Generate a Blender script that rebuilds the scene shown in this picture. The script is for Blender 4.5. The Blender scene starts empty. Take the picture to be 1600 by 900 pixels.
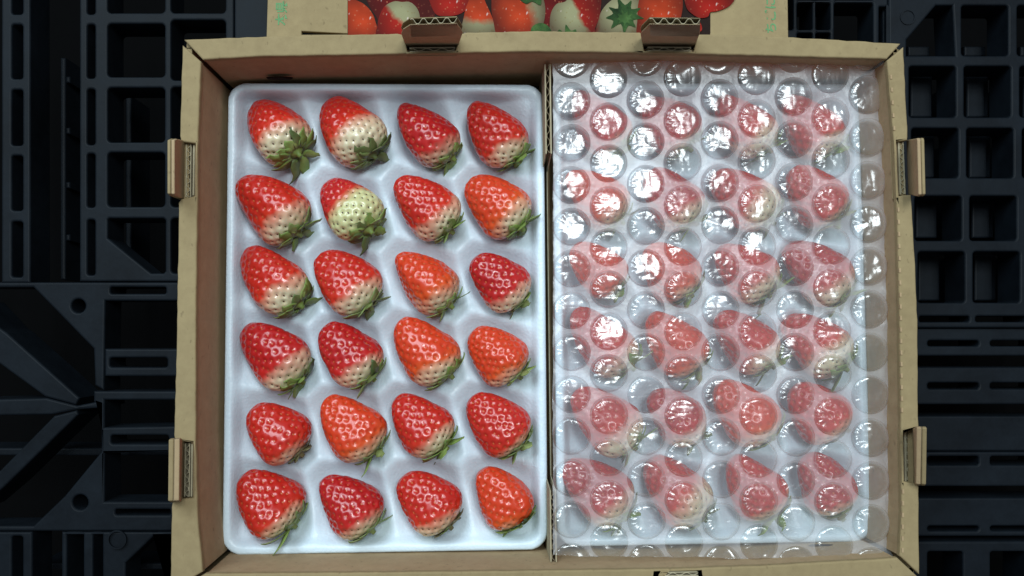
import bpy, math, random
import numpy as np
from mathutils import Vector, Matrix, Euler, noise

random.seed(7)
rng = np.random.default_rng(7)
SC = bpy.context.scene
COL = SC.collection

# ------------------------------------------------------------------ camera
F = 1250.0                                   # focal length in photo pixels (photo is 1600 x 900)
CAM = Vector((-0.0356487, -0.0117178, 0.4681816))
ROT = Euler((0.05446872, -0.03895925, -0.00661439), 'XYZ')
cd = bpy.data.cameras.new('camera')
cam = bpy.data.objects.new('camera', cd)
COL.objects.link(cam)
cam.location = CAM
cam.rotation_euler = ROT
cd.sensor_fit = 'HORIZONTAL'
cd.angle = 2 * math.atan(800 / F)
cd.clip_start = 0.01
cd.clip_end = 50
SC.camera = cam

# ------------------------------------------------------------------ light
w = bpy.data.worlds.new('World')
SC.world = w
w.use_nodes = True
w.node_tree.nodes['Background'].inputs['Color'].default_value = (0.80, 0.90, 1.0, 1)
w.node_tree.nodes['Background'].inputs['Strength'].default_value = 0.17


def area(name, loc, target, sx, sy, power, color):
    d = bpy.data.lights.new(name, 'AREA')
    d.shape = 'RECTANGLE'
    d.size, d.size_y = sx, sy
    d.energy = power
    d.color = color
    o = bpy.data.objects.new(name, d)
    COL.objects.link(o)
    o.location = loc
    q = (Vector(target) - Vector(loc)).to_track_quat('-Z', 'Y')
    o.rotation_euler = q.to_euler()
    return o


# a big daylit doorway up and to the left, and two fluorescent tubes overhead
area('doorway_light', (-0.85, 1.20, 1.60), (0, 0, 0), 1.5, 1.1, 40.0, (0.74, 0.91, 1.0))
area('ceiling_panel_light', (0.36, 0.58, 2.0), (0.36, 0.58, 0), 0.62, 0.70, 19.0, (0.86, 0.97, 1.0))
area('tube_light', (0.34, 0.56, 1.96), (0.34, 0.56, 0), 0.04, 0.6, 5.0, (0.90, 0.98, 1.0))
area('tube_light', (0.06, 0.50, 1.96), (0.06, 0.50, 0), 0.04, 0.9, 8.0, (0.90, 0.98, 1.0))

SC.view_settings.view_transform = 'Standard'
SC.view_settings.look = 'None'
SC.view_settings.exposure = -0.14
SC.view_settings.gamma = 1.0
SC.render.filter_size = 1.7
SC.cycles.use_denoising = True
try:
    SC.cycles.denoiser = 'OPENIMAGEDENOISE'
except Exception:
    pass
SC.cycles.transparent_max_bounces = 24
SC.cycles.max_bounces = 10
SC.cycles.sample_clamp_indirect = 4.0
SC.cycles.caustics_reflective = False
SC.cycles.caustics_refractive = False

# ------------------------------------------------------------------ helpers
RM = ROT.to_matrix()


def ray(px, py):
    return RM @ Vector(((px - 800) / F, (450 - py) / F, -1.0))


def P(px, py, z=0.0):
    """the point of the place at height z that the photograph shows at this pixel"""
    d = ray(px, py)
    return CAM + d * ((z - CAM.z) / d.z)


def PP(px, py, p0, n):
    d = ray(px, py)
    return CAM + d * ((p0 - CAM).dot(n) / d.dot(n))


def mesh(name, verts, faces, mat=None, parent=None, smooth=True, kind=None):
    me = bpy.data.meshes.new(name)
    me.from_pydata([tuple(v) for v in verts], [], faces)
    me.update()
    if mat:
        me.materials.append(mat)
    if smooth:
        me.polygons.foreach_set('use_smooth', [True] * len(me.polygons))
    o = bpy.data.objects.new(name, me)
    COL.objects.link(o)
    if parent:
        o.parent = parent
    if kind:
        o['kind'] = kind
    return o


def tag(o, label, cat, group=None):
    o['label'] = label
    o['category'] = cat
    if group:
        o['group'] = group
    return o


def empty(name, loc=(0, 0, 0)):
    o = bpy.data.objects.new(name, None)
    o.empty_display_size = 0.01
    COL.objects.link(o)
    o.location = loc
    return o


def plate(name, loops, ztop, depth, mat, parent=None, bevel=0.0004, smooth=False):
    """a flat piece with any number of openings: first loop outline, others holes (world xy)"""
    cu = bpy.data.curves.new(name, 'CURVE')
    cu.dimensions = '2D'
    cu.fill_mode = 'BOTH'
    for lp in loops:
        s = cu.splines.new('POLY')
        s.points.add(len(lp) - 1)
        for p, v in zip(s.points, lp):
            p.co = (v[0], v[1], 0, 1)
        s.use_cyclic_u = True
    cu.extrude = max(depth / 2 - bevel, 0.00001)
    cu.bevel_depth = bevel
    cu.bevel_resolution = 2 if bevel else 0
    cu.offset = -bevel
    t = bpy.data.objects.new('tmp', cu)
    COL.objects.link(t)
    dg = bpy.context.evaluated_depsgraph_get()
    me = bpy.data.meshes.new_from_object(t.evaluated_get(dg))
    bpy.data.objects.remove(t)
    bpy.data.curves.remove(cu)
    me.name = name
    me.materials.clear()
    me.materials.append(mat)
    me.polygons.foreach_set('use_smooth', [smooth] * len(me.polygons))
    for v in me.vertices:
        v.co.z += ztop - depth / 2
    o = bpy.data.objects.new(name, me)
    COL.objects.link(o)
    if parent:
        o.parent = parent
    return o


def pxloop(pts, z):
    return [P(x, y, z) for x, y in pts]


def rrect(x0, y0, x1, y1, r=5, n=4):
    """rounded rectangle in photo pixels"""
    out = []
    for cx, cy, a0 in ((x1 - r, y0 + r, -90), (x1 - r, y1 - r, 0), (x0 + r, y1 - r, 90), (x0 + r, y0 + r, 180)):
        for i in range(n + 1):
            a = math.radians(a0 + 90 * i / n)
            out.append((cx + r * math.cos(a), cy + r * math.sin(a)))
    return out


def circ(cx, cy, r, n=20, ry=None):
    ry = ry or r
    return [(cx + r * math.cos(2 * math.pi * i / n), cy + ry * math.sin(2 * math.pi * i / n)) for i in range(n)]


def box_between(bl, tl, n=1):
    pass


# ------------------------------------------------------------------ materials
class NT:
    def __init__(self, name):
        self.m = bpy.data.materials.new(name)
        self.m.use_nodes = True
        self.t = self.m.node_tree
        self.b = self.t.nodes['Principled BSDF']
        self.out = self.t.nodes['Material Output']

    def n(self, typ, **kw):
        nd = self.t.nodes.new(typ)
        for k, v in kw.items():
            if k in nd.inputs:
                nd.inputs[k].default_value = v
            else:
                setattr(nd, k, v)
        return nd

    def l(self, a, b):
        self.t.links.new(a, b)

    def coord(self, scale=(1, 1, 1)):
        tc = self.n('ShaderNodeTexCoord')
        mp = self.n('ShaderNodeMapping')
        mp.inputs['Scale'].default_value = scale
        self.l(tc.outputs['Object'], mp.inputs['Vector'])
        return mp.outputs['Vector']

    def noise(self, vec, scale, detail=4, rough=0.6):
        nd = self.n('ShaderNodeTexNoise')
        nd.inputs['Scale'].default_value = scale
        nd.inputs['Detail'].default_value = detail
        nd.inputs['Roughness'].default_value = rough
        self.l(vec, nd.inputs['Vector'])
        return nd.outputs['Fac']

    def ramp(self, fac, stops):
        r = self.n('ShaderNodeValToRGB')
        e = r.color_ramp.elements
        while len(e) < len(stops):
            e.new(0.5)
        for el, (p, c) in zip(e, stops):
            el.position = p
            el.color = (*c, 1)
        self.l(fac, r.inputs['Fac'])
        return r.outputs['Color']

    def bump(self, h, strength, dist, prev=None):
        b = self.n('ShaderNodeBump')
        b.inputs['Strength'].default_value = strength
        b.inputs['Distance'].default_value = dist
        self.l(h, b.inputs['Height'])
        if prev is not None:
            self.l(prev, b.inputs['Normal'])
        return b.outputs['Normal']


def cardboard(name, c0, c1, rough=0.85, stripes=None):
    k = NT(name)
    v = k.coord()
    fib = k.noise(v, 160, 6, 0.7)
    big = k.noise(v, 14, 3)
    mx = k.n('ShaderNodeMath', operation='MULTIPLY_ADD')
    k.l(fib, mx.inputs[0])
    mx.inputs[1].default_value = 0.6
    mm = k.n('ShaderNodeMath', operation='MULTIPLY')
    k.l(big, mm.inputs[0])
    mm.inputs[1].default_value = 0.50
    k.l(mm.outputs[0], mx.inputs[2])
    base = k.ramp(mx.outputs[0], [(0.32, c0), (0.70, c1)])
    fl = k.n('ShaderNodeMapRange')
    fl.inputs['From Min'].default_value = 0.66
    fl.inputs['From Max'].default_value = 0.74
    fl.inputs['To Max'].default_value = 0.45
    k.l(k.noise(k.coord((1.0, 0.55, 1.0)), 420, 2, 0.5), fl.inputs['Value'])
    sc = k.n('ShaderNodeMapRange')
    sc.inputs['From Min'].default_value = 0.60
    sc.inputs['From Max'].default_value = 0.78
    sc.inputs['To Max'].default_value = 0.35
    k.l(k.noise(v, 38, 6, 0.75), sc.inputs['Value'])
    mxa = k.n('ShaderNodeMath', operation='MAXIMUM')
    k.l(fl.outputs['Result'], mxa.inputs[0])
    k.l(sc.outputs['Result'], mxa.inputs[1])
    mc = k.n('ShaderNodeMix', data_type='RGBA')
    k.l(mxa.outputs[0], mc.inputs[0])
    k.l(base, mc.inputs[6])
    mc.inputs[7].default_value = (*[x * 0.55 for x in c0], 1)
    k.l(mc.outputs[2], k.b.inputs['Base Color'])
    k.b.inputs['Roughness'].default_value = rough
    k.b.inputs['Specular IOR Level'].default_value = 0.25
    nb = k.bump(fib, 0.25, 0.0004)
    if stripes:
        wv = k.n('ShaderNodeTexWave', wave_type='BANDS', bands_direction=stripes)
        wv.inputs['Scale'].default_value = 22
        wv.inputs['Distortion'].default_value = 0.6
        wv.inputs['Detail Scale'].default_value = 3
        k.l(v, wv.inputs['Vector'])
        nb = k.bump(wv.outputs['Fac'], 0.18, 0.0006, nb)
    k.l(nb, k.b.inputs['Normal'])
    return k.m


M_kraft = cardboard('kraft_board', (0.242, 0.178, 0.092), (0.325, 0.246, 0.129))
M_kraft_in = cardboard('kraft_board_inside', (0.33, 0.228, 0.128), (0.43, 0.310, 0.180), stripes='X')
M_kraft_side = cardboard('kraft_board_side', (0.33, 0.228, 0.128), (0.43, 0.310, 0.180), stripes='Y')
M_liner = cardboard('board_cut_edge', (0.34, 0.29, 0.19), (0.46, 0.40, 0.27))
M_core = cardboard('board_core', (0.20, 0.15, 0.09), (0.27, 0.21, 0.13))


def plastic(name, c0, c1, rough):
    k = NT(name)
    v = k.coord()
    big = k.noise(v, 14, 10, 0.78)
    fine = k.noise(v, 220, 3)
    k.l(k.ramp(big, [(0.3, c0), (0.7, c1)]), k.b.inputs['Base Color'])
    r = k.n('ShaderNodeMapRange')
    r.inputs['To Min'].default_value = rough - 0.08
    r.inputs['To Max'].default_value = rough + 0.12
    k.l(big, r.inputs['Value'])
    k.l(r.outputs['Result'], k.b.inputs['Roughness'])
    k.b.inputs['Specular IOR Level'].default_value = 0.13
    k.l(k.bump(fine, 0.25, 0.0003), k.b.inputs['Normal'])
    return k.m


M_pallet = plastic('pallet_plastic', (0.0014, 0.0024, 0.0040), (0.0075, 0.0112, 0.0160), 0.54)
M_floor = plastic('floor_concrete', (0.001, 0.001, 0.0011), (0.002, 0.002, 0.0022), 0.9)
M_floor.node_tree.nodes['Principled BSDF'].inputs['Specular IOR Level'].default_value = 0.05

k = NT('foam')
v = k.coord()
vo = k.n('ShaderNodeTexVoronoi', feature='F1')
vo.inputs['Scale'].default_value = 650
k.l(v, vo.inputs['Vector'])
nz = k.noise(v, 260, 3)
big = k.noise(v, 30, 3)
k.l(k.ramp(big, [(0.3, (0.67, 0.79, 0.88)), (0.7, (0.71, 0.83, 0.91))]), k.b.inputs['Base Color'])
rr = k.n('ShaderNodeMapRange')
rr.inputs['To Min'].default_value = 0.28
rr.inputs['To Max'].default_value = 0.5
k.l(nz, rr.inputs['Value'])
k.l(rr.outputs['Result'], k.b.inputs['Roughness'])
k.b.inputs['Specular IOR Level'].default_value = 0.55
nb = k.bump(vo.outputs['Distance'], 0.20, 0.0006)
nb = k.bump(nz, 0.25, 0.0006, nb)
k.l(nb, k.b.inputs['Normal'])
k.b.inputs['Subsurface Weight'].default_value = 0.12
k.b.inputs['Subsurface Radius'].default_value = (0.004, 0.004, 0.004)
M_foam = k.m


def berry_mat(name, red, deep, pale):
    """skin colour follows the ripeness attribute of the mesh"""
    k = NT(name)
    at = k.n('ShaderNodeAttribute', attribute_name='ripe')
    v = k.coord()
    nz = k.noise(v, 130, 3)
    nb = k.noise(v, 45, 2)
    ad = k.n('ShaderNodeMath', operation='MULTIPLY_ADD')
    k.l(nz, ad.inputs[0])
    ad.inputs[1].default_value = 0.14
    k.l(at.outputs['Fac'], ad.inputs[2])
    sb = k.n('ShaderNodeMath', operation='SUBTRACT')
    k.l(ad.outputs[0], sb.inputs[0])
    sb.inputs[1].default_value = 0.07
    mid = tuple(0.55 * a + 0.45 * b for a, b in zip(pale, red))
    skin = k.ramp(sb.outputs[0], [(0.20, pale), (0.44, mid), (0.66, red), (0.95, deep)])
    k.l(skin, k.b.inputs['Base Color'])
    k.b.inputs['Roughness'].default_value = 0.30
    k.b.inputs['Specular IOR Level'].default_value = 0.6
    k.b.inputs['Coat Weight'].default_value = 0.35
    k.b.inputs['Coat Roughness'].default_value = 0.12
    k.b.inputs['Subsurface Weight'].default_value = 0.18
    k.b.inputs['Subsurface Radius'].default_value = (1.0, 0.35, 0.2)
    k.b.inputs['Subsurface Scale'].default_value = 0.002
    k.l(k.bump(k.noise(v, 700, 2), 0.06, 0.0003), k.b.inputs['Normal'])
    return k.m


PALE = (0.66, 0.555, 0.37)
M_berry = {
    'red': berry_mat('skin_red', (0.58, 0.030, 0.012), (0.50, 0.017, 0.010), PALE),
    'orange': berry_mat('skin_orange', (0.66, 0.080, 0.014), (0.62, 0.045, 0.012), PALE),
    'deep': berry_mat('skin_deep', (0.52, 0.017, 0.014), (0.42, 0.009, 0.010), PALE),
    'green': berry_mat('skin_pale', (0.56, 0.024, 0.016), (0.47, 0.012, 0.014), (0.58, 0.55, 0.28)),
}

k = NT('seed')
at = k.n('ShaderNodeAttribute', attribute_name='ripe')
k.l(k.ramp(at.outputs['Fac'], [(0.3, (0.075, 0.03, 0.012)), (0.55, (0.22, 0.035, 0.015)), (0.8, (0.50, 0.11, 0.03))]), k.b.inputs['Base Color'])
k.b.inputs['Roughness'].default_value = 0.35
M_seed = k.m


def leaf_mat(name, c0, c1, c2):
    k = NT(name)
    v = k.coord()
    f = k.noise(v, 90, 4)
    k.l(k.ramp(f, [(0.3, c0), (0.5, c1), (0.72, c2)]), k.b.inputs['Base Color'])
    k.b.inputs['Roughness'].default_value = 0.5
    k.b.inputs['Subsurface Weight'].default_value = 0.05
    k.b.inputs['Subsurface Scale'].default_value = 0.001
    k.l(k.bump(k.noise(v, 420, 3), 0.3, 0.0005), k.b.inputs['Normal'])
    return k.m


M_leaf = [leaf_mat('sepal_green', (0.11, 0.18, 0.038), (0.18, 0.265, 0.06), (0.29, 0.36, 0.11)),
          leaf_mat('sepal_dark', (0.06, 0.095, 0.03), (0.105, 0.145, 0.042), (0.17, 0.19, 0.07)),
          leaf_mat('sepal_pale', (0.10, 0.15, 0.04), (0.17, 0.23, 0.07), (0.26, 0.30, 0.11)),
          leaf_mat('sepal_brown', (0.07, 0.055, 0.03), (0.13, 0.11, 0.05), (0.22, 0.20, 0.09))]

# milky film between the bubbles
k = NT('wrap_film')
v = k.coord()
tr = k.n('ShaderNodeBsdfTransparent')
tr.inputs['Color'].default_value = (0.97, 0.97, 0.98, 1)
df = k.n('ShaderNodeBsdfDiffuse')
df.inputs['Color'].default_value = (0.90, 0.90, 0.93, 1)
tl = k.n('ShaderNodeBsdfTranslucent')
tl.inputs['Color'].default_value = (0.90, 0.90, 0.93, 1)
m1 = k.n('ShaderNodeMixShader')
m1.inputs[0].default_value = 0.4
k.l(df.outputs[0], m1.inputs[1])
k.l(tl.outputs[0], m1.inputs[2])
m2 = k.n('ShaderNodeMixShader')
rg = k.n('ShaderNodeMapRange')
rg.inputs['To Min'].default_value = 0.30
rg.inputs['To Max'].default_value = 0.46
k.l(k.noise(v, 60, 4), rg.inputs['Value'])
k.l(rg.outputs['Result'], m2.inputs[0])
k.l(tr.outputs[0], m2.inputs[1])
k.l(m1.outputs[0], m2.inputs[2])
gl = k.n('ShaderNodeBsdfGlossy')
gl.inputs['Roughness'].default_value = 0.33
fr = k.n('ShaderNodeFresnel')
fr.inputs['IOR'].default_value = 1.5
bn = k.bump(k.noise(v, 320, 4), 0.35, 0.001)
k.l(bn, gl.inputs['Normal'])
m3 = k.n('ShaderNodeMixShader')
m3.inputs[0].default_value = 0.045
k.l(m2.outputs[0], m3.inputs[1])
k.l(gl.outputs[0], m3.inputs[2])
k.l(m3.outputs[0], k.out.inputs['Surface'])
M_film = k.m

# clear, crinkled top of each bubble
k = NT('wrap_bubble')
v = k.coord()
tr = k.n('ShaderNodeBsdfTransparent')
tr.inputs['Color'].default_value = (0.985, 0.99, 0.99, 1)
gl = k.n('ShaderNodeBsdfGlossy')
gl.inputs['Roughness'].default_value = 0.07
fr = k.n('ShaderNodeFresnel')
fr.inputs['IOR'].default_value = 1.55
gl.inputs['Roughness'].default_value = 0.20


def crease(vec, scale, detail):
    nz = k.noise(vec, scale, detail, 0.5)
    ab = k.n('ShaderNodeMath', operation='SUBTRACT')
    k.l(nz, ab.inputs[0])
    ab.inputs[1].default_value = 0.5
    a2 = k.n('ShaderNodeMath', operation='ABSOLUTE')
    k.l(ab.outputs[0], a2.inputs[0])
    return a2.outputs[0]


bn = k.bump(crease(v, 95, 1), 0.30, 0.003)
bn = k.bump(crease(k.coord((0.25, 1.6, 1)), 160, 1), 0.20, 0.0018, bn)
bn = k.bump(crease(k.coord((1.5, 0.3, 1)), 120, 1), 0.20, 0.0018, bn)
k.l(bn, gl.inputs['Normal'])
df = k.n('ShaderNodeBsdfDiffuse')
df.inputs['Color'].default_value = (0.86, 0.88, 0.9, 1)
m0 = k.n('ShaderNodeMixShader')
lw = k.n('ShaderNodeLayerWeight')
lw.inputs['Blend'].default_value = 0.5
mr_ = k.n('ShaderNodeMapRange')
mr_.inputs['From Min'].default_value = 0.15
mr_.inputs['From Max'].default_value = 0.9
mr_.inputs['To Min'].default_value = 0.15
mr_.inputs['To Max'].default_value = 0.55
k.l(lw.outputs['Facing'], mr_.inputs['Value'])
k.l(mr_.outputs['Result'], m0.inputs[0])
k.l(tr.outputs[0], m0.inputs[1])
tl = k.n('ShaderNodeBsdfTranslucent')
tl.inputs['Color'].default_value = (0.92, 0.93, 0.95, 1)
md_ = k.n('ShaderNodeMixShader')
md_.inputs[0].default_value = 0.45
k.l(df.outputs[0], md_.inputs[1])
k.l(tl.outputs[0], md_.inputs[2])
k.l(md_.outputs[0], m0.inputs[2])
m1 = k.n('ShaderNodeMixShader')
m1.inputs[0].default_value = 0.11
k.l(m0.outputs[0], m1.inputs[1])
k.l(gl.outputs[0], m1.inputs[2])
k.l(m1.outputs[0], k.out.inputs['Surface'])
M_bubble = k.m


def flat_ink(name, c):
    k = NT(name)
    v = k.coord()
    f = k.noise(v, 300, 4)
    k.l(k.ramp(f, [(0.3, tuple(x * 0.85 for x in c)), (0.7, tuple(min(1, x * 1.12) for x in c))]), k.b.inputs['Base Color'])
    k.b.inputs['Roughness'].default_value = 0.7
    k.b.inputs['Specular IOR Level'].default_value = 0.1
    return k.m


M_ink_green = flat_ink('green_ink', (0.13, 0.29, 0.13))
M_ink_slot_shade = flat_ink('ink_and_slot_shade', (0.018, 0.009, 0.007))  # ground of the print, also the painted shade of the finger slots

# ------------------------------------------------------------------ ground
g = mesh('floor', [(-3, -3, -0.16), (3, -3, -0.16), (3, 3, -0.16), (-3, 3, -0.16)], [(0, 1, 2, 3)], M_floor)
g['kind'] = 'structure'

# ------------------------------------------------------------------ pallet
pallet = empty('plastic_pallet', (0, 0, -0.15))
tag(pallet, 'dark blue grey plastic pallet with slotted deck lying under the cardboard boxes', 'pallet')


def under(o):
    o.parent = pallet
    o.matrix_parent_inverse = Matrix.Translation((0, 0, 0.15))
    return o


def deck(outline, holes, z=0.0, depth=0.022, name='deck_panel', mat=None):
    return under(plate(name, [pxloop(outline, z)] + [pxloop(h, z) for h in holes], z, depth, mat or M_pallet, None, 0.0012))


# left outer band with a row of slots
deck([(2, -60), (47, -60), (47, 442), (2, 442)],
     [rrect(18, a, 35, b, 4) for a, b in ((-45, 22), (38, 123), (140, 227), (243, 329), (346, 433))])
# left lattice
holes = [rrect(136, a, 148, b, 4) for a, b in ((-45, 22), (38, 122), (139, 226), (240, 324), (343, 430))]
holes += [rrect(168, a, 257, b, 6) for a, b in ((-45, 20), (37, 120), (137, 222), (238, 323))]
holes += [[(170, 341), (255, 341), (258, 344), (258, 424), (255, 427), (236, 427), (168, 372), (168, 343)]]
holes += [rrect(267, a, 352, b, 6) for a, b in ((-45, 20), (31, 125), (136, 222), (240, 323), (341, 427))]
deck([(124, -60), (365, -60), (365, 440), (124, 440)], holes)
# cross band and upper gusset with its bolt hole
deck([(-40, 441), (365, 441), (365, 470), (164, 470), (162, 610), (148, 602), (146, 545), (52, 449), (-40, 449)],
     [rrect(172, 448.5, 259, 459, 3), circ(122, 478, 11)])
# right hand column with the rungs beside the box
deck([(146, 611), (163, 611), (365, 611), (365, 625), (163, 625), (163, 668), (365, 664), (365, 705), (163, 708), (163, 784), (365, 784), (365, 830),
      (-40, 830), (-40, 822), (52, 822), (100, 776), (158, 706), (158, 632), (146, 628)],
     [rrect(173, 680, 263, 694, 4), rrect(180, 796, 266, 805, 3), circ(125, 785, 12)])
deck([(163.5, 545), (365, 545), (365, 588), (163.5, 588)], [rrect(171, 559, 261, 574, 4)])
# star braces a little lower
for pts in ([(-40, 470), (0, 513), (10, 520), (124, 622), (118, 633), (70, 620), (-40, 540)],
            [(-40, 625), (72, 622), (120, 634), (160, 626), (160, 637), (122, 640), (80, 648), (-40, 650)],
            [(120, 641), (122, 648), (5, 762), (-40, 800), (-40, 765), (0, 735), (84, 650)]):
    deck(pts, [], -0.006, 0.03, 'brace')
# below the cross band
deck([(-40, 831), (50, 831), (50, 960), (-40, 960)], [rrect(18, 838, 35, 950, 4)], -0.001)
deck([(96, 831), (365, 831), (365, 960), (96, 960)],
     [rrect(104, 834, 130, 950, 3), rrect(145, 834, 160, 950, 3), [(196, 950), (196, 880), (240, 838), (268, 836), (268, 950)]], -0.001)
# moulded round mark on the lower left plate
e = under(plate('moulded_mark', [pxloop(circ(183, 843, 15, 28), 0), pxloop(circ(183, 843, 12.5, 28), 0)], 0.0006, 0.001, M_pallet, None, 0))
# deck under the boxes
deck([(366, -60), (1220, -60), (1220, 960), (366, 960)], [rrect(420 + 110 * i, -40 + 130 * j, 510 + 110 * i, 60 + 130 * j, 6) for i in range(7) for j in range(7)], -0.0005)
# behind the printed box, right: thin ribs
deck([(1221, -60), (1388, -60), (1386, 960), (1221, 960)],
     [rrect(1225, -50, 1240, 46, 3), rrect(1246, 4, 1270, 46, 3), rrect(1275, 4, 1298, 46, 3), rrect(1304, 4, 1365, 110, 4),
      rrect(1246, 51, 1270, 110, 3), rrect(1275, 51, 1298, 110, 3), rrect(1246, -50, 1298, 0, 3), rrect(1304, -50, 1365, 0, 3),
      rrect(1374, 10, 1386, 110, 2)] +
     [rrect(1240, 130 + 110 * j, 1360, 215 + 110 * j, 6) for j in range(7)], -0.0005)
# right lattice, cells lean with the pallet
hs = []
for a, b, s in ((8, 87, 0), (103, 183, 4), (200, 278, 8), (306, 376, 13), (393, 473, 18)):
    for j, x in enumerate((1417, 1503, 1590, 1676)):
        x0, x1 = x + s, x + s + 73
        if a == 8 and j == 0:
            hs.append([(1463, 8), (1489, 8), (1493, 87), (1417, 87), (1417, 62)])
        else:
            hs.append(rrect(x0, a, x1, b, 5))
for j in range(3):
    hs.append(rrect(1437 + 88 * j, 494, 1515 + 88 * j, 503, 3))
deck([(1389, -60), (1760, -60), (1775, 512), (1389, 512)], hs, 0.0)
bands = [(513, 556, 532, 541), (574, 632, 598, 608), (650, 705, 0, 0), (706, 760, 713, 727), (778, 838, 822, 830), (846, 960, 862, 940)]
for a, b, c, d in bands:
    hh = []
    if c:
        for j in range(3):
            x = 1450 + 98 * j
            hh.append(rrect(x, c, x + (80 if c < 840 else 55), d, 4))
    deck([(1389, a), (1775, a), (1775, b), (1389, b)], hh, -0.003)
deck([(1380, -60), (1393, -60), (1393, 960), (1380, 960)], [], -0.004)
e = under(plate('moulded_mark', [pxloop(circ(1418, 27, 12, 28), 0), pxloop(circ(1418, 27, 10, 28), 0)], 0.0006, 0.001, M_pallet, None, 0))


def slab(x0, y0, x1, y1, ztop, depth, name, zp=None):
    zp = ztop if zp is None else zp
    return deck([(x0, y0), (x1, y0), (x1, y1), (x0, y1)], [], ztop, depth, name)


# lower rails and blocks seen through the openings
slab(94, 90, 102, 437, -0.045, 0.03, 'lower_rail')
for y in (125, 205, 290, 372):
    slab(102.5, y - 6, 109, y + 4, -0.045, 0.03, 'lower_rail')
for x in (196, 296):
    slab(x, 150, x + 9, 430, -0.05, 0.03, 'lower_rail')
for j in range(3):
    for i, (a, b) in enumerate(((72, 88), (119, 183), (212, 278), (300, 372), (396, 470))):
        slab(1419 + 88 * j + 4 * i, a, 1453 + 88 * j + 4 * i, b, -0.028, 0.05, 'block')
slab(-40, 700, 340, 712, -0.06, 0.03, 'lower_rail')
slab(60, 880, 340, 890, -0.05, 0.03, 'lower_rail')

# feet down to the floor
for x, y in ((100, 430), (110, 825), (1400, 500), (1560, 680), (800, 450)):
    slab(x - 20, y - 14, x + 20, y + 14, -0.0225, 0.1275, 'foot') if False else None
fv, ff = [], []
for x, y in ((600, 300), (1000, 300), (600, 640), (1000, 640)):
    c = P(x, y, -0.02)
    b = len(fv)
    for zz in (-0.15, -0.0226):
        for dx, dy in ((-.03, -.03), (.03, -.03), (.03, .03), (-.03, .03)):
            fv.append((c.x + dx, c.y + dy, zz))
    ff += [(b + 3, b + 2, b + 1, b), (b + 4, b + 5, b + 6, b + 7)] + [(b + i, b + (i + 1) % 4, b + 4 + (i + 1) % 4, b + 4 + i) for i in range(4)]
    under(mesh('foot', fv, ff, M_pallet, None, False))
    fv, ff = [], []

# ------------------------------------------------------------------ open box
ZR = 0.062
cbox = empty('cardboard_box', (0, 0, 0.0))
tag(cbox, 'large open kraft cardboard box with upright tabs holding two strawberry trays', 'box')

OUT = {'top': [(285, 62), (400, 57), (620, 52), (840, 48), (1040, 51), (1240, 58), (1412, 68)],
       'right': [(1412, 68), (1419, 213), (1425, 317), (1430, 400), (1434, 500), (1435.5, 650), (1436.5, 800), (1437, 901)],
       'bottom': [(1437, 901), (1150, 921), (840, 930), (560, 930), (266, 926)],
       'left': [(266, 926), (268, 780), (272, 680), (276, 500), (279, 330), (281, 200), (285, 62)]}
INN = {'top': [(314, 93), (400, 88), (620, 84), (840, 80), (1060, 83), (1280, 89), (1386, 92)],
       'right': [(1386, 92), (1392, 160), (1397, 220), (1402, 333), (1406, 500), (1408, 650), (1409.5, 800), (1406, 872)],
       'bottom': [(1406, 872), (1200, 884), (1060, 889), (840, 892), (560, 895), (317, 897)],
       'left': [(317, 897), (309, 813), (305.5, 690), (306, 500), (308, 330), (309, 220), (314, 93)]}


def dens(pts, step=14, jit=0.0):
    out = []
    for (a, b), (c, d) in zip(pts[:-1], pts[1:]):
        n = max(1, int(math.hypot(c - a, d - b) / step))
        for i in range(n):
            t = i / n
            out.append((a + (c - a) * t + random.uniform(-jit, jit), b + (d - b) * t + random.uniform(-jit, jit)))
    out.append(pts[-1])
    return out


def cut(path, axis, lo, hi, depth_pts):
    """replace the stretch lo..hi of an edge path by the given notch points"""
    a = [p for p in path if p[axis] < lo] if path[0][axis] < path[-1][axis] else [p for p in path if p[axis] > hi]
    b = [p for p in path if p[axis] > hi] if path[0][axis] < path[-1][axis] else [p for p in path if p[axis] < lo]
    return a + depth_pts + b


def trim(path, t0, t1):
    """pull the two ends in by some pixels so that the corner joint stays open"""
    p = list(path)
    for idx, nxt, t in ((0, 1, t0), (-1, -2, t1)):
        v = Vector(p[nxt]) - Vector(p[idx])
        p[idx] = tuple(Vector(p[idx]) + v.normalized() * t)
    return p


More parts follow.
